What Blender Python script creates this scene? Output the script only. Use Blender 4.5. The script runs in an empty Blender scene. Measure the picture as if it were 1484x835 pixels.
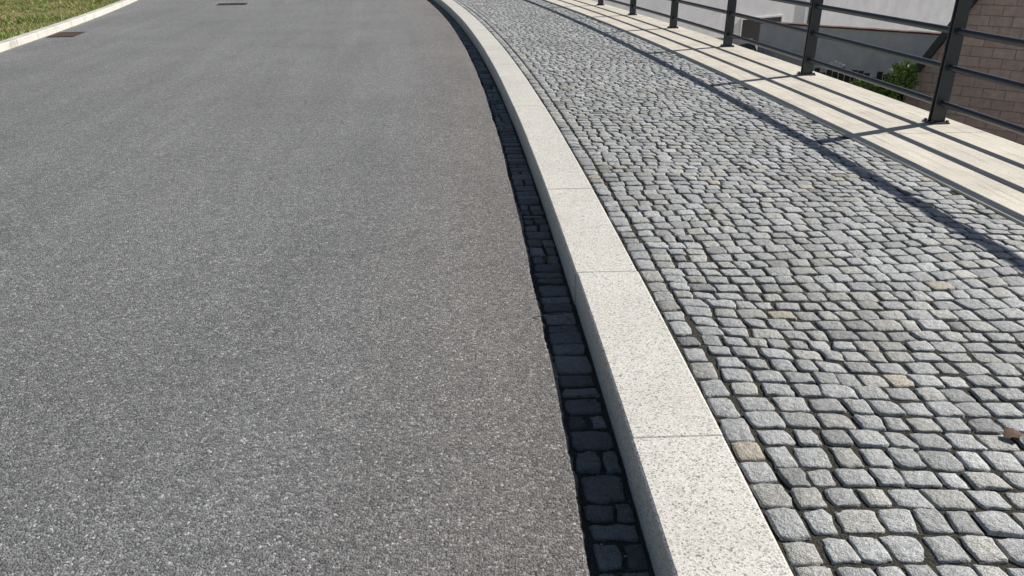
import bpy, math, random
import numpy as np
from mathutils import Vector
random.seed(7); rng=np.random.default_rng(7)
S=bpy.context.scene
S.view_settings.view_transform='Standard'; S.view_settings.look='None'; S.view_settings.exposure=0
TOP=0.15; HP=1.45; GUT=-0.014; RE=-0.172     # kerb top, plan unit, gutter level, road edge offset
RAIL_T=3.57; COP0=2.575; COP1=3.78; LOW=-4.0

# ---------------------------------------------------------------- plan curve of the kerb front edge
Yt=np.linspace(-14,100,6000)
def fx(Y):
    y=Y/HP
    return HP*(0.28-0.0716*(y-1)-0.00493*(y-1)*(y-5.93))
Xt=fx(Yt)
ds=np.hypot(np.diff(Xt),np.diff(Yt)); St=np.concatenate([[0],np.cumsum(ds)]); St-=np.interp(0,Yt,St)
TX=np.gradient(Xt,St); TY=np.gradient(Yt,St)
def P(s,t):
    s=np.asarray(s,float); t=np.asarray(t,float)
    x=np.interp(s,St,Xt); y=np.interp(s,St,Yt); tx=np.interp(s,St,TX); ty=np.interp(s,St,TY)
    return x+ty*t, y-tx*t
def s_of_Y(Y): return float(np.interp(Y,Yt,St))
def left_x(Y): return -5.79-0.13*Y-0.0034*Y*Y

# ---------------------------------------------------------------- helpers
def mesh_obj(name,verts,faces,mat=None,smooth=False,parent=None,uv=None,col=None):
    me=bpy.data.meshes.new(name); me.from_pydata([tuple(v) for v in verts],[],[tuple(int(i) for i in f) for f in faces])
    if uv is not None:
        l=me.uv_layers.new(name="UVMap"); idx=np.empty(len(me.loops),dtype=np.int32); me.loops.foreach_get("vertex_index",idx)
        l.data.foreach_set("uv",np.asarray(uv,dtype=np.float32)[idx].ravel())
    if col is not None:
        a=me.color_attributes.new("col",'FLOAT_COLOR','POINT'); a.data.foreach_set("color",np.asarray(col,dtype=np.float32).ravel())
    if smooth: me.polygons.foreach_set("use_smooth",[True]*len(me.polygons))
    me.update(); o=bpy.data.objects.new(name,me); S.collection.objects.link(o)
    if mat: me.materials.append(mat)
    if parent: o.parent=parent
    return o
def empty(name,loc=(0,0,0)):
    e=bpy.data.objects.new(name,None); S.collection.objects.link(e); e.location=loc; return e
class M:
    def __init__(s,name):
        s.m=bpy.data.materials.new(name); s.m.use_nodes=True; s.nt=s.m.node_tree; s.b=s.nt.nodes['Principled BSDF']
        s.tc=s.nt.nodes.new('ShaderNodeTexCoord')
    def n(s,t,**k):
        nd=s.nt.nodes.new(t)
        for a,b in k.items(): setattr(nd,a,b)
        return nd
    def l(s,a,b): s.nt.links.new(a,b)
    def vec(s,scale,src='Object'):
        mp=s.n('ShaderNodeMapping'); mp.inputs['Scale'].default_value=scale; s.l(s.tc.outputs[src],mp.inputs['Vector']); return mp.outputs[0]
    def noise(s,scale,detail=3,rough=.6,v=None):
        nd=s.n('ShaderNodeTexNoise'); nd.inputs['Scale'].default_value=scale; nd.inputs['Detail'].default_value=detail; nd.inputs['Roughness'].default_value=rough
        s.l(v if v is not None else s.tc.outputs['Object'],nd.inputs['Vector']); return nd.outputs['Fac']
    def voro(s,scale,v=None,feature='F1'):
        nd=s.n('ShaderNodeTexVoronoi',feature=feature); nd.inputs['Scale'].default_value=scale
        s.l(v if v is not None else s.tc.outputs['Object'],nd.inputs['Vector']); return nd
    def ramp(s,f,stops,interp='LINEAR'):
        r=s.n('ShaderNodeValToRGB'); r.color_ramp.interpolation=interp; e=r.color_ramp.elements
        while len(e)<len(stops): e.new(.5)
        for i,(p,c) in enumerate(stops):
            e[i].position=p; e[i].color=(c,c,c,1) if not hasattr(c,'__len__') else (*c,1)
        s.l(f,r.inputs[0]); return r.outputs[0]
    def mix(s,f,a,b,mode='MIX'):
        m=s.n('ShaderNodeMix',data_type='RGBA',blend_type=mode)
        for sock,v in ((m.inputs[0],f),(m.inputs[6],a),(m.inputs[7],b)):
            if hasattr(v,'is_linked'): s.l(v,sock)
            elif hasattr(v,'__len__'): sock.default_value=(*v,1)
            else: sock.default_value=v if sock==m.inputs[0] else (v,v,v,1)
        return m.outputs[2]
    def math(s,op,a,b=None,clamp=False):
        m=s.n('ShaderNodeMath',operation=op,use_clamp=clamp)
        for i,v in enumerate((a,b)):
            if v is None: continue
            if hasattr(v,'is_linked'): s.l(v,m.inputs[i])
            else: m.inputs[i].default_value=v
        return m.outputs[0]
    def bump(s,h,dist,strength=1.0,prev=None):
        b=s.n('ShaderNodeBump'); b.inputs['Distance'].default_value=dist; b.inputs['Strength'].default_value=strength
        s.l(h,b.inputs['Height'])
        if prev is not None: s.l(prev,b.inputs['Normal'])
        return b.outputs[0]
    def done(s,col,rough=.8,nrm=None,spec=.4,metal=0):
        if hasattr(col,'is_linked'): s.l(col,s.b.inputs['Base Color'])
        else: s.b.inputs['Base Color'].default_value=(*col,1)
        if hasattr(rough,'is_linked'): s.l(rough,s.b.inputs['Roughness'])
        else: s.b.inputs['Roughness'].default_value=rough
        s.b.inputs['Specular IOR Level'].default_value=spec; s.b.inputs['Metallic'].default_value=metal
        if nrm is not None: s.l(nrm,s.b.inputs['Normal'])
        return s.m

# ---------------------------------------------------------------- materials
def mat_asphalt():
    m=M('asphalt'); v=m.voro(118)
    sep=m.n('ShaderNodeSeparateColor'); m.l(v.outputs['Color'],sep.inputs[0])
    c=m.ramp(sep.outputs[0],[(0,.14),(.4,.235),(.85,.33),(.97,.46),(1,.66)])
    f=m.noise(205,2,.75); c=m.mix(1,c,m.ramp(f,[(.36,.38),(.47,.92),(.68,1.32)]),'MULTIPLY')
    big=m.noise(.55,4,.6); c=m.mix(1,c,m.ramp(big,[(.3,.91),(.7,1.09)]),'MULTIPLY')
    st=m.noise(1.0,4,.65,m.vec((2.2,.16,1),'UV')); c=m.mix(1,c,m.ramp(st,[(.35,.92),(.68,1.08)]),'MULTIPLY')
    blo=m.noise(11,3,.6); c=m.mix(1,c,m.ramp(blo,[(.3,.91),(.7,1.09)]),'MULTIPLY')
    suv=m.n('ShaderNodeSeparateXYZ'); m.l(m.tc.outputs['UV'],suv.inputs[0])
    g=m.math('ADD',suv.outputs[0],m.math('MULTIPLY',m.math('SUBTRACT',blo,.5),1.0))
    g=m.ramp(m.math('ADD',m.math('MULTIPLY',g,.8),1.0,True),[(.15,0),(.8,.7)])
    c=m.mix(g,c,m.mix(1,c,(.98,.89,.84),'MULTIPLY'))
    d=m.voro(42); sd=m.n('ShaderNodeSeparateColor'); m.l(d.outputs['Color'],sd.inputs[0])
    k=m.math('MULTIPLY',m.ramp(sd.outputs[1],[(.975,0),(.979,1)]),m.ramp(d.outputs['Distance'],[(.20,.9),(.27,0)]))
    c=m.mix(k,c,(.66,.63,.57))
    h=m.math('ADD',m.math('MULTIPLY',v.outputs['Distance'],-.6),f)
    n=m.bump(h,.007,1)
    return m.done(c,.74,n,.35)
def mat_granite(name='granite',base=(.83,.795,.725)):
    m=M(name); a=m.noise(330,2,.5); b=m.voro(210)
    sp=m.n('ShaderNodeSeparateColor'); m.l(b.outputs['Color'],sp.inputs[0])
    c=m.mix(1,base,m.ramp(sp.outputs[0],[(0,.30),(.16,.76),(.55,1.02),(1,1.1)]),'MULTIPLY')
    c=m.mix(1,c,m.ramp(a,[(.33,.64),(.48,1.0),(.7,1.08)]),'MULTIPLY')
    c=m.mix(1,c,m.ramp(m.noise(1.7,4,.6),[(.3,.92),(.7,1.04)]),'MULTIPLY')
    c=m.mix(m.ramp(m.noise(6,4,.7),[(.52,0),(.78,.42)]),c,(.53,.45,.33))
    d=m.voro(19); dn=m.noise(45,2)
    spot=m.ramp(m.math('ADD',d.outputs['Distance'],m.math('MULTIPLY',dn,.15)),[(.12,1),(.16,0)])
    sd=m.n('ShaderNodeSeparateColor'); m.l(d.outputs['Color'],sd.inputs[0])
    spot=m.math('MULTIPLY',spot,m.ramp(sd.outputs[1],[(.72,0),(.75,.8)]))
    c=m.mix(spot,c,(.10,.085,.07))
    n=m.bump(a,.0012,.7); n=m.bump(dn,.0025,.5,n)
    return m.done(c,.6,n,.4)
def mat_sett():
    m=M('sett_stone'); at=m.n('ShaderNodeVertexColor'); at.layer_name='col'
    a=m.noise(240,2,.65); b=m.noise(45,4,.7); k=m.noise(14,3,.6)
    c=m.mix(1,at.outputs[0],m.ramp(a,[(.3,.52),(.5,1.0),(.72,1.45)]),'MULTIPLY')
    c=m.mix(1,c,m.ramp(b,[(.3,.70),(.7,1.26)]),'MULTIPLY')
    c=m.mix(m.ramp(k,[(.58,0),(.74,.25)]),c,(.29,.26,.20))
    c=m.mix(m.ramp(m.noise(1.1,4,.6),[(.47,0),(.75,.36)]),c,(.21,.195,.155))
    n=m.bump(b,.014,.9); n=m.bump(a,.003,.9,n)
    return m.done(c,.56,n,.5)
def mat_bed(name='joint_grit',a=(.035,.032,.027),b=(.12,.108,.09)):
    m=M(name); f=m.noise(170,2,.7); g=m.noise(3,4,.6)
    c=m.mix(m.ramp(f,[(.4,0),(.68,1)]),a,b); c=m.mix(m.ramp(g,[(.5,0),(.7,.5)]),c,(.05,.055,.028))
    return m.done(c,.95,m.bump(f,.006,1),.1)
def mat_concrete(name,base,streak=True):
    m=M(name); v=m.vec((.9,26,1),'UV') if streak else m.vec((1,1,1))
    f=m.noise(1.6,5,.65,v); c=m.mix(1,base,m.ramp(f,[(.3,.55),(.45,.95),(.7,1.06)]),'MULTIPLY')
    g=m.noise(2.2,5,.7); c=m.mix(1,c,m.ramp(g,[(.3,.76),(.7,1.05)]),'MULTIPLY')
    p=m.noise(110,2,.6); c=m.mix(1,c,m.ramp(p,[(.3,.78),(.7,1.12)]),'MULTIPLY')
    n=m.bump(f,.006,.6) ; n=m.bump(p,.0015,.6,n)
    return m.done(c,.8,n,.3)
def mat_plain(name,base,rough=.6,var=.15,scale=8,metal=0,bd=.002,spec=.4):
    m=M(name); f=m.noise(scale,4,.65); c=m.mix(1,base,m.ramp(f,[(.3,1-var),(.7,1+var)]),'MULTIPLY')
    return m.done(c,rough,m.bump(f,bd,.5),spec,metal)
def mat_leaf(name):
    m=M(name); at=m.n('ShaderNodeVertexColor'); at.layer_name='col'
    return m.done(at.outputs[0],.6,None,.3)
def mat_turf():
    m=M('turf'); f=m.noise(3,5,.7); g=m.noise(40,3,.7)
    c=m.mix(m.ramp(f,[(.40,0),(.58,1)]),(.10,.16,.035),(.32,.25,.13)); c=m.mix(1,c,m.ramp(g,[(.3,.6),(.7,1.3)]),'MULTIPLY')
    return m.done(c,.95,m.bump(g,.02,.8),.1)
def mat_brick():
    m=M('split_block'); br=m.n('ShaderNodeTexBrick'); m.l(m.tc.outputs['UV'],br.inputs['Vector'])
    br.inputs['Scale'].default_value=1; br.inputs['Brick Width'].default_value=.40; br.inputs['Row Height'].default_value=.2
    br.inputs['Mortar Size'].default_value=.008; br.inputs['Color1'].default_value=(.60,.46,.39,1); br.inputs['Color2'].default_value=(.52,.39,.33,1); br.inputs['Mortar'].default_value=(.33,.26,.22,1)
    f=m.noise(9,4,.6); c=m.mix(1,br.outputs['Color'],m.ramp(f,[(.3,.85),(.7,1.12)]),'MULTIPLY')
    n=m.bump(m.math('SUBTRACT',1.0,br.outputs['Fac']),.01,.8)
    return m.done(c,.85,n,.2)
ASPH=mat_asphalt(); GRAN=mat_granite(); SETT=mat_sett(); BED=mat_bed(); GBED=mat_bed('gutter_mortar',(.04,.04,.037),(.15,.14,.12))
COPE=mat_concrete('coping_concrete',(.86,.79,.67)); RET=mat_concrete('retaining_concrete',(.33,.32,.30),False)
LK=mat_concrete('old_kerb_concrete',(.80,.755,.68),False)
STEEL=mat_plain('painted_steel',(.040,.046,.055),.36,.12,30,0,.0004,.5)
IRON=mat_plain('cast_iron',(.09,.06,.045),.7,.3,20)
RENDER=mat_plain('white_render',(.80,.80,.82),.9,.10,1.5); REND2=mat_plain('grey_render',(.72,.71,.70),.9,.12,3)
TILE=mat_plain('clay_tile',(.17,.085,.065),.85,.3,12); DARKWOOD=mat_plain('dark_timber',(.035,.028,.024),.8,.4,9)
GLASS=mat_plain('window_glass',(.015,.018,.02),.12,.1,3); TURF=mat_turf(); LEAF=mat_leaf('leaf'); BRICK=mat_brick()
YARD=mat_plain('yard_gravel',(.40,.37,.33),.95,.3,14); ROOFM=mat_plain('slate_roof',(.05,.05,.055),.7,.25,10)
PLASTER=mat_plain('pale_plastic',(.72,.72,.70),.5,.05,5)

# ---------------------------------------------------------------- strips that follow the kerb
def strip(svals,prof,caps=False):
    n=len(prof); V=[];U=[];F=[]
    per=np.concatenate([[0],np.cumsum([math.hypot(prof[i+1][0]-prof[i][0],prof[i+1][1]-prof[i][1]) for i in range(n-1)])])
    for s in svals:
        for j,(t,z) in enumerate(prof):
            x,y=P(s,t); V.append((x,y,z)); U.append((s,per[j]))
    for i in range(len(svals)-1):
        for j in range(n-1):
            a=i*n+j; F.append((a,a+n,a+n+1,a+1))
    if caps:
        F.append(tuple(range(n))); F.append(tuple(reversed([(len(svals)-1)*n+j for j in range(n)])))
    return V,F,U
def merge(parts):
    V=[];F=[];U=[];o=0
    for v,f,u in parts:
        V+=v; U+=u; F+=[tuple(i+o for i in g) for g in f]; o+=len(v)
    return V,F,U

# asphalt road (edge slightly irregular)
Ys=np.concatenate([np.arange(-12,0,.5),np.arange(0,14,.03),np.arange(14,30,.5),np.arange(30,96,2)])
V=[];U=[];F=[];NC=8
ej=[]
for Y in Ys: ej.append(.007*math.sin(Y*3.1)+.005*math.sin(Y*9.7+1)+(rng.normal(0,.0035) if 0<Y<14 else 0))
for Y,e in zip(Ys,ej):
    s=s_of_Y(Y); rx,ry=P(s,RE+e); lx=left_x(Y)
    for j in range(NC+1):
        q=(j/NC)**1.5; x=rx*(1-q)+lx*q
        V.append((x,ry*(1-q)+Y*q,-.006 if j==0 else 0)); U.append((-(rx-x),Y))
    x,y=P(s,RE+e-.012); V[-(NC+1)+1]=(x,y,0); U[-(NC+1)+1]=(-.012,Y)
for i in range(len(Ys)-1):
    for j in range(NC):
        a=i*(NC+1)+j; F.append((a,a+1,a+NC+2,a+NC+1))
o=len(V)
for i,Y in enumerate(Ys):
    s=s_of_Y(Y); x,y=P(s,RE+ej[i]); V.append((x,y,-.05)); U.append((0,Y))
for i in range(len(Ys)-1):
    a=i*(NC+1); F.append((a,a+NC+1,o+i+1,o+i))
mesh_obj('asphalt_road',V,F,ASPH,uv=U)

# granite kerb stones
parts=[]; L=1.3333; s0=s_of_Y(2.026)
prof=[(0.004,-.15),(0.0,.138),(.0025,.1455),(.009,.15),(.292,.15),(.299,.147),(.302,.14),(.302,-.15)]
for k in range(-9,66):
    a=s0+k*L+.0020; b=s0+(k+1)*L-.0020
    if b>90: break
    j=rng.normal(0,.0012); jz=rng.normal(0,.0008)
    pr=[(t+j,z+jz) for t,z in prof]
    ss=[a,a+.0030]+list(np.linspace(a+.15,b-.15,5))+[b-.0030,b]
    v,f,u=strip(ss,pr,True)
    n=len(pr)
    for e in (0,len(ss)-1):
        for jx in range(1,6): 
            x,y,z=v[e*n+jx]; v[e*n+jx]=(x,y,z-.0025)
    parts.append((v,f,u))
V,F,U=merge(parts); mesh_obj('granite_kerb',V,F,GRAN,uv=U)

# beds
ss=np.arange(-12,90,.5)
v,f,u=strip(ss,[(-.25,-.023),(.05,-.023)]); mesh_obj('gutter_bed',v,f,GBED,uv=u)
def bedsheet(sa,sb,step,t0,t1,nt,z,amp):
    sv=np.arange(sa,sb+1e-6,step); tv=np.linspace(t0,t1,nt); SS,TT=np.meshgrid(sv,tv,indexing='ij'); x,y=P(SS,TT)
    zz=z+rng.normal(0,amp,x.shape)+(.0025*np.sin(SS*7+TT*5)*np.sin(TT*9-SS*3) if amp>0 else 0)
    V=np.stack([x,y,zz],-1).reshape(-1,3); F=[]
    for i in range(len(sv)-1):
        for j in range(nt-1):
            a=i*nt+j; F.append((a,a+nt,a+nt+1,a+1))
    return V.tolist(),F,[(0,0)]*len(V)
b1=bedsheet(-2,9,.03,.303,COP0,76,.1410,.0016); b2=bedsheet(9,90,.5,.303,COP0,6,.1410,.0)
V,F,U=merge([b1,b2]); mesh_obj('joint_bed',V,F,BED,smooth=True)

# ---------------------------------------------------------------- setts
def wander(s,t):
    return .055*np.sin(.9*s+.8*t+.4)*np.sin(1.3*t+.35*s)+.022*np.sin(2.7*s+2.1*t)+.009*np.sin(6.1*t+1.9*s+1)-.06*(t-1.4)
def add_course(t0,t1,w):
    t=t0; cuts=[t0]
    while t<t1-.06:
        step=rng.uniform(w*.76,w*1.26)
        if t+step>t1-.05: step=t1-t
        t+=step; cuts.append(min(t,t1))
    return cuts
def setts(specs,top,name,mat,gap,colfn,lip,fineY,rag=.0021,zj=.0015):
    groups={8:[],6:[]}
    for q in specs:
        groups[8 if q[0][0]<fineY else 6].append(q)
    VV=[];FF=[];CC=[];off=0
    for n,g in groups.items():
        if not g: continue
        Q=np.array(g); N=len(Q)
        p=np.array([-1,-.95,-.80,-.28,.28,.80,.95,1]) if n==8 else np.array([-1,-.95,-.75,.75,.95,1])
        Ug,Vg=np.meshgrid(p,p,indexing='ij')
        r=.10
        A=Ug*(1-r*Vg**6*np.abs(Ug)**3*.9); B=Vg*(1-r*Ug**6*np.abs(Vg)**3*.9)
        a=(A+1)/2; b=(B+1)/2
        w=np.stack([(1-a)*(1-b),a*(1-b),a*b,(1-a)*b],0)
        c=Q.mean(1,keepdims=True); d=Q-c; size=np.abs(d).mean(1,keepdims=True)
        gg=gap*rng.uniform(.4,1.9,(N,1,1)); d=d*(1-gg/2/size); d+=rng.normal(0,.0030,(N,4,2)); Q2=c+d
        pos=np.einsum('kij,nkc->nijc',w,Q2)
        edge=(np.maximum(abs(Ug),abs(Vg))>.9)
        ii=np.clip(np.arange(n),1,n-2); nz=rng.normal(0,rag,(N,n,n,2)); nz=nz[:,ii][:,:,ii]
        pos+=nz*edge[None,:,:,None]
        x,y=P(pos[...,0],pos[...,1])
        z=np.full((N,n,n),top)+rng.normal(0,zj,(N,1,1))+rng.normal(0,.0011,(N,1,1))*Ug+rng.normal(0,.0011,(N,1,1))*Vg
        R=np.maximum(abs(Ug),abs(Vg))
        z+= -.0014*(Ug**2+Vg**2)*rng.uniform(0,1.2,(N,1,1)) + rng.normal(0,.0009,(N,n,n))
        z=z-np.where(R>.99,lip,np.where(R>.9,.0020,0))[None]
        corner=(abs(Ug)>.9)&(abs(Vg)>.9)&(R<.99); z=z-np.where(corner,.0013,0)[None]
        V=np.stack([x,y,z],-1).reshape(-1,3); VV.append(V)
        idx=np.arange(n*n).reshape(n,n); f=np.stack([idx[:-1,:-1],idx[1:,:-1],idx[1:,1:],idx[:-1,1:]],-1).reshape(-1,4)
        f=f[:,::-1]
        F=(f[None]+(np.arange(N)*n*n)[:,None,None]).reshape(-1,4)+off; FF.append(F); off+=len(V)
        cc=colfn(N,c[:,0,:]); CC.append(np.repeat(cc,n*n,axis=0))
    V=np.concatenate(VV);F=np.concatenate(FF);C=np.concatenate(CC)
    C=np.concatenate([C,np.ones((len(C),1))],1)
    return mesh_obj(name,V.tolist(),F.tolist(),mat,smooth=True,col=C)
def colA(N,c):
    g=np.clip(rng.normal(.47,.062,N),.28,.64); C=np.stack([g*.99,g,g*.995],1)
    k=rng.random(N)
    warm=(k<.22); C[warm]*=np.array([1.03,1.0,.93])
    tan=(k>.989); C[tan]=np.array([.56,.50,.40])*rng.uniform(.85,1.1,(tan.sum(),1))
    dk=(k>.91)&(k<=.94); C[dk]*=.68
    return C
def colG(N,c):  # stone greys lowered to deepen the kerb's shadow over the gutter
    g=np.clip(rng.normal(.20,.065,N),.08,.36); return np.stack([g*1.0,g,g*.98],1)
specs=[]; s=-1.5
while s<60:
    pitch=rng.uniform(.086,.105); a=s; b=s+pitch; s=b
    cuts=add_course(.408,COP0-.008,.099)
    jj=rng.normal(0,.003,len(cuts))
    for i in range(len(cuts)-1):
        t0,t1=cuts[i],cuts[i+1]
        specs.append([(a+wander(a,t0),t0+jj[i]),(b+wander(b,t0),t0-jj[i]),(b+wander(b,t1),t1-jj[i+1]),(a+wander(a,t1),t1+jj[i+1])])
s=-1.5
while s<60:
    st=rng.uniform(.08,.14); tt=.402
    specs.append([(s,.306),(s+st,.306),(s+st,tt),(s,tt)]); s+=st
setts(specs,TOP,'sett_pavement',SETT,.0082,colA,.02,8.0)
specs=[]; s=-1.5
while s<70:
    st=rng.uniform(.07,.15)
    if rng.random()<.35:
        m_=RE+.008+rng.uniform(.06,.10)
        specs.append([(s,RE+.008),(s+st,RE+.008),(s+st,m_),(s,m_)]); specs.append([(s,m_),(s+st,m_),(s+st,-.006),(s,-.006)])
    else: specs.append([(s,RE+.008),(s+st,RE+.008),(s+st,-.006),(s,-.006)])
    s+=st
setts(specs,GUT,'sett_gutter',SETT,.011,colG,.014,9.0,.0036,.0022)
v,f,u=strip(np.arange(59,90,1.0),[(.3,.147),(COP0,.147)]); mesh_obj('distant_pavement',v,f,mat_plain('far_setts',(.3,.3,.29),.8,.2,10))

# ---------------------------------------------------------------- coping + retaining wall
parts=[]; LC=5.0; sc=s_of_Y(5.85)+.1
prof=[(COP0,-.05),(COP0,.150),(COP0+.006,.156),(COP1-.008,.156),(COP1,.150),(COP1,-.12)]
for k in range(-4,18):
    a=sc+k*LC+.005; b=sc+(k+1)*LC-.005
    parts.append(strip(list(np.linspace(a,b,13)),prof,True))
V,F,U=merge(parts); mesh_obj('concrete_coping',V,F,COPE,uv=U)
ss=np.arange(-13,90,1.0)
v,f,u=strip(ss,[(COP0,.02),(COP1-.06,.02),(COP1-.06,LOW-.3)]); mesh_obj('retaining_wall',v,f,RET,uv=u)

# ---------------------------------------------------------------- railing
rail=empty('steel_railing')
def tube(name,ss,t,z,r,seg=10,par=None,mat=STEEL):
    V=[];F=[]
    for s in ss:
        for k in range(seg):
            a=2*math.pi*k/seg; x,y=P(s,t+r*math.cos(a)); V.append((x,y,z+r*math.sin(a)))
    for i in range(len(ss)-1):
        for k in range(seg):
            a=i*seg+k; b=i*seg+(k+1)%seg; F.append((a,b,b+seg,a+seg))
    return mesh_obj(name,V,F,mat,True,par)
zb=.156
s_p0=float(np.interp(6.60,P(St,RAIL_T)[1],St)); SP=2.5
rs=np.arange(s_p0-SP*4,s_p0+SP*26,.5)
for i,h in enumerate((.165,.46,.75)): tube('rail_%d'%i,rs,RAIL_T,zb+h,.027,par=rail)
tube('handrail',rs,RAIL_T,zb+1.09,.040,14,par=rail)
def box_st(V,F,s,t,ds_,dt,z0,z1,tap=0):
    o=len(V)
    for z,e in ((z0,0),(z1,tap)):
        for a,b in ((-1,-1),(1,-1),(1,1),(-1,1)):
            x,y=P(s+a*ds_/2,t+b*(dt/2-e)); V.append((x,y,z))
    F+= [(o,o+3,o+2,o+1),(o+4,o+5,o+6,o+7)]+[(o+i,o+(i+1)%4,o+4+(i+1)%4,o+4+i) for i in range(4)]
for k in range(-4,26):
    s=s_p0+SP*k; V=[];F=[]
    box_st(V,F,s-.023,RAIL_T,.014,.12,zb+.012,zb+1.055,.008)
    box_st(V,F,s+.023,RAIL_T,.014,.12,zb+.012,zb+1.055,.008)
    for h in (.07,.32,.60,.90): box_st(V,F,s,RAIL_T,.0315,.06,zb+h,zb+h+.05)
    box_st(V,F,s,RAIL_T,.15,.16,zb,zb+.0125)
    box_st(V,F,s,RAIL_T,.05,.05,zb+1.03,zb+1.07)
    for a in (-.05,.05):
        for b in (-.066,.066): box_st(V,F,s+a,RAIL_T+b,.02,.02,zb+.012,zb+.028)
    p=mesh_obj('post_%d'%(k+5),V,F,STEEL,parent=rail)
    bv=p.modifiers.new('b','BEVEL'); bv.width=.002; bv.segments=1

# ---------------------------------------------------------------- left kerb, verge, terrain
def lpt(Y,off): 
    sl=-.13-.0068*Y; n=math.hypot(1,sl); return left_x(Y)-off/n, Y+ off*sl/n*1.0
V=[];F=[];U=[]
prof=[(0,-.1),(0,.095),(.012,.108),(.15,.112),(.16,.10),(.16,-.1)]
k=-12
while k<90:
    o=len(V); ys=np.linspace(k+.006,k+.994,3)
    for Y in ys:
        for off,z in prof: x,y=lpt(Y,off); V.append((x,y,z)); U.append((Y,off))
    n=len(prof)
    for i in range(2):
        for j in range(n-1): a=o+i*n+j; F.append((a,a+1,a+n+1,a+n))
    F.append(tuple(range(o,o+n))[::-1]); F.append(tuple(range(o+2*n,o+3*n)))
    k+=1
mesh_obj('concrete_kerb',V,F,LK,uv=U)
V=[];F=[];offs=[.155,.3,.8,1.5,2.5,4,6,9,14,25,60,200,500]
Yv=list(np.arange(-30,60,1.0))+[65,75,100,150,250,500]
for Y in Yv:
    for j,of in enumerate(offs):
        x,y=lpt(min(Y,95),of); y=Y if Y>95 else y
        V.append((x,y,.085+(.02*math.sin(Y*1.3+of*2) if 0<j<9 else 0)+min(of,25)*.02))
n=len(offs)
for i in range(len(Yv)-1):
    for j in range(n-1): a=i*n+j; F.append((a,a+1,a+n+1,a+n))
mesh_obj('grass_verge',V,F,TURF,True)
V=[];F=[]
for Y in list(np.arange(-30,95,5.0))+[98]:
    s=s_of_Y(max(Y,-13)); x,y=P(s,COP1-.1); V+=[(left_x(Y)-3,Y,-.07),(x,Y,-.07)]
for i in range(len(V)//2-1): F.append((2*i,2*i+1,2*i+3,2*i+2))
mesh_obj('embankment',V,F,TURF)
mesh_obj('ground',[(-1500,-1500,LOW),(1500,-1500,LOW),(1500,1500,LOW),(-1500,1500,LOW)],[(0,1,2,3)],YARD)
N=80000; Yb=8+rng.random(N)**1.3*24; of=.15+rng.random(N)**1.4*9
keep=(np.sin(Yb*1.9+of*2.3)+np.sin(Yb*.7-of*1.7)+rng.normal(0,.9,N))>-.6; Yb=Yb[keep];of=of[keep];N=len(Yb)
sl=-.13-.0068*Yb; nn=np.hypot(1,sl); bx=left_x(Yb)-of/nn; by=Yb+of*sl/nn
bz=.085+of*.02
h=rng.uniform(.02,.075,N); ang=rng.uniform(0,6.28,N); w=.010; lean=rng.normal(0,.035,(N,2))
V=np.empty((N,3,3)); V[:,0]=np.stack([bx-w*np.cos(ang),by-w*np.sin(ang),bz],1); V[:,1]=np.stack([bx+w*np.cos(ang),by+w*np.sin(ang),bz],1); V[:,2]=np.stack([bx+lean[:,0],by+lean[:,1],bz+h],1)
g=rng.uniform(.6,1.5,(N,1)); C=np.array([.22,.32,.06])*g; yl=rng.random(N)<.34; C[yl]=np.array([.44,.37,.18])*g[yl]
C=np.repeat(np.concatenate([C,np.ones((N,1))],1),3,axis=0)
mesh_obj('grass',V.reshape(-1,3).tolist(),np.arange(3*N).reshape(-1,3).tolist(),LEAF,col=C)

# ---------------------------------------------------------------- drains
def grate(name,cx,cy,w,d,ang,frame=.03,bars=8):
    V=[];F=[]
    def bx(x0,x1,y0,y1,z0,z1):
        o=len(V)
        for z in (z0,z1):
            for x,y in ((x0,y0),(x1,y0),(x1,y1),(x0,y1)):
                V.append((cx+x*math.cos(ang)-y*math.sin(ang),cy+x*math.sin(ang)+y*math.cos(ang),z))
        F.extend([(o,o+3,o+2,o+1),(o+4,o+5,o+6,o+7)]+[(o+i,o+(i+1)%4,o+4+(i+1)%4,o+4+i) for i in range(4)])
    bx(-w/2,w/2,-d/2,-d/2+frame,.002,.012); bx(-w/2,w/2,d/2-frame,d/2,.002,.012)
    bx(-w/2,-w/2+frame,-d/2+frame,d/2-frame,.002,.012); bx(w/2-frame,w/2,-d/2+frame,d/2-frame,.002,.012)
    for i in range(bars):
        x=-w/2+frame+(w-2*frame)*(i+.5)/bars; bx(x-.012,x+.012,-d/2+frame,d/2-frame,.003,.010)
    e=empty(name); mesh_obj('bars',V,F,IRON,parent=e)
    q=[(-w/2+.02,-d/2+.02),(w/2-.02,-d/2+.02),(w/2-.02,d/2-.02),(-w/2+.02,d/2-.02)]
    mesh_obj('shaft_shade',[(cx+x*math.cos(ang)-y*math.sin(ang),cy+x*math.sin(ang)+y*math.cos(ang),.0015) for x,y in q],[(0,1,2,3)],mat_plain('pit_shade',(.01,.009,.008),1,.1,5),parent=e)  # flat near-black sheet stands in for the shade below the bars
grate('drain_grate',left_x(14.6)+.30,14.6,.45,.75,math.atan(.23))
grate('drain_grate.001',-7.45,21.7,.75,.55,.2,.04,7)

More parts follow.
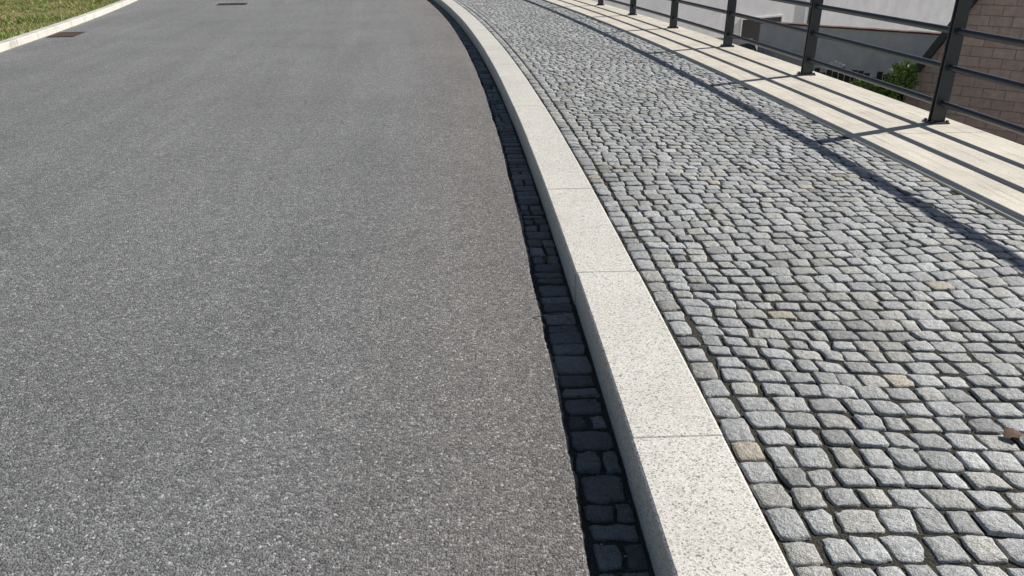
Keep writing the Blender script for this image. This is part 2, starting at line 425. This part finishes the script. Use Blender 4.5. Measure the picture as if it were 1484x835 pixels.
# ---------------------------------------------------------------- things on the ground
def leaf(name,x,y,z,L,ang,col):
    V=[];F=[];n=9
    for i in range(n):
        u=i/(n-1); w=L*.33*math.sin(math.pi*u)**.8*(1+.25*math.sin(i*2.4)); cz=z+.003+.006*math.sin(u*3.1)
        for sgn,e in ((-1,.006),(0,0),(1,.008)):
            px=(u-.5)*L; py=sgn*w; V.append((x+px*math.cos(ang)-py*math.sin(ang),y+px*math.sin(ang)+py*math.cos(ang),cz+e*abs(sgn)*math.sin(u*3.1)))
    for i in range(n-1):
        for j in range(2): a=i*3+j; F.append((a,a+3,a+4,a+1))
    mesh_obj(name,V,F,mat_plain('dry_leaf',col,.8,.3,90,spec=.15),True)
leaf('dry_leaf',1.60,2.03,TOP+.002,.075,.3,(.15,.095,.065))
leaf('dry_leaf.001',1.02,4.1,TOP+.003,.03,1.1,(.20,.12,.05))
leaf('dry_leaf.002',-.0+P(3.9,-.08)[0],3.9,GUT+.004,.05,.6,(.16,.10,.06))
V=[];F=[];pts=[(.10,3.17,.004),(.17,3.16,.02),(.235,3.17,.022),(.27,3.13,.008),(.30,3.06,-.005)]
for i,(x,y,z) in enumerate(pts):
    for k in range(5): a=k*1.2566; V.append((x,y+.002*math.cos(a),z+.002*math.sin(a)))
for i in range(len(pts)-1):
    for k in range(5): F.append((i*5+k,i*5+(k+1)%5,i*5+5+(k+1)%5,i*5+5+k))
mesh_obj('twig',V,F,mat_plain('bark',(.12,.07,.05),.8,.2,50),True)
N=1500; V=[];F=[];C=[]
for i in range(N):
    if i<820: s=rng.uniform(1.2,14); t=rng.uniform(.31,2.5); z=TOP-.007; r=rng.uniform(.0015,.0045)
    elif i<1200: s=rng.uniform(1.2,12); t=rng.uniform(-.16,-.01); z=GUT+.001; r=rng.uniform(.002,.006)
    else: s=rng.uniform(1.2,12); t=RE-abs(rng.normal(0,.9)); z=.001; r=rng.uniform(.0015,.0035)
    x,y=P(s,t); o=len(V)
    for d in ((1,0,0),(-1,0,0),(0,1,0),(0,-1,0),(0,0,1)): 
        q=rng.uniform(.6,1.3); V.append((x+d[0]*r*q,y+d[1]*r*q,z+max(d[2],0)*r*q+.0005))
    F+=[(o,o+2,o+4),(o+2,o+1,o+4),(o+1,o+3,o+4),(o+3,o,o+4)]
    g=rng.choice([.06,.12,.3,.45]); C+=[(g,g*.92,g*.8,1)]*5
mesh_obj('loose_grit',V,F,LEAF,col=C)

# ---------------------------------------------------------------- lower yard: houses, walls, fence, shrubs
def poly(name,V,F,mat,par,uv=None): return mesh_obj(name,V,F,mat,parent=par,uv=uv)
def box(name,x0,x1,y0,y1,z0,z1,mat,par=None,org=(0,0),ang=0):
    c,s_=math.cos(ang),math.sin(ang); V=[]
    for z in (z0,z1):
        for x,y in ((x0,y0),(x1,y0),(x1,y1),(x0,y1)): V.append((org[0]+x*c-y*s_,org[1]+x*s_+y*c,z))
    return mesh_obj(name,V,[(0,3,2,1),(4,5,6,7)]+[(i,(i+1)%4,4+(i+1)%4,4+i) for i in range(4)],mat,parent=par)
bh=empty('brick_house'); org=(8.57,17.0); ang=math.atan2(-.669,.743); W=6.0; D=8; ev=-1.45; pit=1.9; ap=ev+pit*W/2
def bw(u,d,z): 
    return (org[0]+u*math.cos(ang)-d*math.sin(ang), org[1]+u*math.sin(ang)+d*math.cos(ang), z)
G=[(0,LOW),(W,LOW),(W,ev),(W/2,ap),(0,ev)]
for nm,d in (('gable_front',0),('gable_back',D)):
    poly(nm,[bw(u,d,z) for u,z in G],[(0,1,2,3,4)],BRICK,bh,uv=[(u+.1,z) for u,z in G])
for nm,u in (('side_wall_a',0),('side_wall_b',W)):
    poly(nm,[bw(u,0,LOW),bw(u,D,LOW),bw(u,D,ev),bw(u,0,ev)],[(0,1,2,3)],BRICK,bh,uv=[(0,LOW),(D,LOW),(D,ev),(0,ev)])
for sg,nm in ((0,'roof_a'),(1,'roof_b')):
    U0=-.12 if sg==0 else W+.12; z0=ev-.12*pit+.02; th=.14
    q=[(U0,z0),(W/2,ap+.02),(W/2,ap+.02+th*1.9),(U0,z0+th*1.9)]
    V=[bw(u,-.22,z) for u,z in q]+[bw(u,D+.2,z) for u,z in q]
    poly(nm,V,[(0,1,2,3),(7,6,5,4)]+[(i,(i+1)%4,4+(i+1)%4,4+i) for i in range(4)],ROOFM,bh)
poly('window',[bw(3.4,-.01,.2),bw(4.3,-.01,.2),bw(4.3,-.01,1.4),bw(3.4,-.01,1.4)],[(0,1,2,3)],GLASS,bh)
wh=empty('white_house'); o2=(1.6,27.5); a2=.63; WL=28
box('walls',0,WL,0,8,LOW,3.2,RENDER,wh,o2,a2)
c,s_=math.cos(a2),math.sin(a2)
def wp(x,y,z): return (o2[0]+x*c-y*s_,o2[1]+x*s_+y*c,z)
poly('roof',[wp(-.4,-.25,3.1),wp(WL+.4,-.25,3.1),wp(WL+.4,4,6.4),wp(-.4,4,6.4),wp(WL+.4,8.5,3.1),wp(-.4,8.5,3.1)],[(0,1,2,3),(3,2,4,5),(1,4,2),(0,3,5)],TILE,wh)
for i,(x0,x1,z0,z1) in enumerate(((9.7,12.3,-2.4,-1.45),(2.6,3.6,.2,1.6),(16,17.2,.2,1.6),(9.5,10.7,.2,1.6),(22,23.2,.2,1.6))):
    box('window_%d'%i,x0,x1,-.02,.05,z0,z1,GLASS,wh,o2,a2)
    for q,(a,b,e,f_) in enumerate(((x0-.07,x0,z0,z1),(x1,x1+.07,z0,z1),(x0-.07,x1+.07,z1,z1+.07),(x0-.1,x1+.1,z0-.08,z0))):
        box('frame_%d_%d'%(i,q),a,b,-.06,.04,e,f_,TILE if q==3 and i==0 else REND2,wh,o2,a2)
box('plinth',-.03,WL+.03,-.04,0,LOW,-2.9,REND2,wh,o2,a2)
box('drainpipe',14.2,14.3,-.14,-.04,LOW,3.1,STEEL,wh,o2,a2)
gw=empty('garden_wall'); A=(7.4,24.0); B=(11.2,20.9); a3=math.atan2(B[1]-A[1],B[0]-A[0]); Lw=math.hypot(B[0]-A[0],B[1]-A[1])
box('masonry',0,Lw,0,.25,LOW,-.70,REND2,gw,A,a3)
nT=18
for i in range(nT): box('coping_tile_%d'%i,i*Lw/nT+.004,(i+1)*Lw/nT-.004,-.04,.29,-.70,-.66+.01*rng.random(),TILE,gw,A,a3)
tf=empty('timber_fence'); A=(5.6,18.2); a4=-.35
for i in range(26):
    hh=-1.10+rng.normal(0,.05); box('pale_%d'%i,i*.13,i*.13+.115,0,.025,LOW,hh,DARKWOOD,tf,A,a4)
box('rail_a',0,3.4,.025,.07,-1.6,-1.5,DARKWOOD,tf,A,a4); box('rail_b',0,3.4,.025,.07,-3.2,-3.1,DARKWOOD,tf,A,a4)
sh=empty('garden_shed'); A=(3.6,22.5)
box('walls',0,3.2,0,2.2,LOW,-1.7,DARKWOOD,sh,A,-.15)
c,s_=math.cos(-.15),math.sin(-.15)
def sp(x,y,z): return (A[0]+x*c-y*s_,A[1]+x*s_+y*c,z)
mesh_obj('roof',[sp(-.2,-.3,-1.75),sp(3.4,-.3,-1.75),sp(3.4,2.4,-1.25),sp(-.2,2.4,-1.25),sp(-.2,-.3,-1.67),sp(3.4,-.3,-1.67),sp(3.4,2.4,-1.17),sp(-.2,2.4,-1.17)],
  [(0,3,2,1),(4,5,6,7),(0,1,5,4),(1,2,6,5),(2,3,7,6),(3,0,4,7)],ROOFM,parent=sh)
def shrub(name,x,y,z0,R,Hh,n,base):
    V=[];F=[];C=[];cl=[(rng.normal(0,R*.45),rng.normal(0,R*.45),z0+Hh*rng.uniform(.25,.85),R*rng.uniform(.28,.5)) for _ in range(12)]
    for i in range(n):
        cx,cy,cz,r=cl[rng.integers(12)]; d=rng.normal(0,1,3); d/=np.linalg.norm(d); rr=r*rng.uniform(.5,1.1)
        p=np.array([x+cx,y+cy,cz])+d*rr; a=rng.normal(0,1,3); a/=np.linalg.norm(a); b=np.cross(a,rng.normal(0,1,3)); b/=np.linalg.norm(b)
        L_=rng.uniform(.03,.07); o=len(V); V+= [tuple(p-a*L_),tuple(p+b*L_*.5),tuple(p+a*L_),tuple(p-b*L_*.5)]; F.append((o,o+1,o+2,o+3))
        g=rng.uniform(.5,1.6); C+=[(base[0]*g,base[1]*g,base[2]*g,1)]*4
    e=empty(name); mesh_obj('leaves',V,F,LEAF,col=C,parent=e)
    V=[];F=[]
    for k in range(7):
        o=len(V); tx,ty=rng.normal(0,R*.35,2)
        for q,(u,r) in enumerate(((0,.03),(.5,.018),(1,.008))):
            for j in range(5): a=j*1.2566; V.append((x+tx*u+r*math.cos(a),y+ty*u+r*math.sin(a),z0+Hh*.75*u))
        for q in range(2):
            for j in range(5): F.append((o+q*5+j,o+q*5+(j+1)%5,o+q*5+5+(j+1)%5,o+q*5+5+j))
    mesh_obj('stems',V,F,DARKWOOD,parent=e)
shrub('shrub',7.95,16.6,LOW,.75,3.7,6500,(.14,.22,.05))
shrub('shrub.001',7.3,20.5,LOW,.6,2.6,3500,(.07,.12,.03))
shrub('shrub.002',5.95,21.0,LOW,.5,3.4,3000,(.13,.23,.05))
shrub('shrub.003',9.6,19.5,LOW,.9,2.4,4500,(.03,.055,.02))
ch=empty('garden_chair'); A=(7.3,18.4)
for i in range(5): box('slat_%d'%i,.02+i*.09,.08+i*.09,0,.02,-1.75,-1.0-.03*abs(i-2),PLASTER,ch,A,-.2)
box('seat',0,.5,-.45,0,-1.80,-1.76,PLASTER,ch,A,-.2)
for i,(x,y) in enumerate(((.02,-.43),(.44,-.43),(.02,-.04),(.44,-.04))): box('leg_%d'%i,x,x+.04,y,y+.04,-2.2,-1.8,PLASTER,ch,A,-.2)
box('garden_terrace',7.0,9.0,17.6,19.2,LOW,-2.2,REND2)

# ---------------------------------------------------------------- light
az=math.atan2(.88,.47); el=math.radians(36)
d=Vector((math.sin(az)*math.cos(el),math.cos(az)*math.cos(el),math.sin(el)))
sun=bpy.data.lights.new('sun','SUN'); sun.energy=5.0; sun.angle=math.radians(.5); sun.color=(1,.97,.91)
so=bpy.data.objects.new('sun',sun); S.collection.objects.link(so); so.rotation_euler=d.to_track_quat('Z','Y').to_euler(); so.location=(10,10,20)
w=bpy.data.worlds.new('World'); S.world=w; w.use_nodes=True; nt=w.node_tree
sky=nt.nodes.new('ShaderNodeTexSky'); sky.sky_type='NISHITA'; sky.sun_disc=False; sky.sun_elevation=el; sky.sun_rotation=az
nt.links.new(sky.outputs[0],nt.nodes['Background'].inputs[0]); nt.nodes['Background'].inputs[1].default_value=.052
# camera
cam=bpy.data.cameras.new('camera'); cam.sensor_width=36; cam.lens=1110/1484*36; cam.clip_end=3000; cam.clip_start=.05
co=bpy.data.objects.new('camera',cam); S.collection.objects.link(co); co.location=(0,0,1.60); co.rotation_euler=(math.radians(90-24.54),0,0); S.camera=co
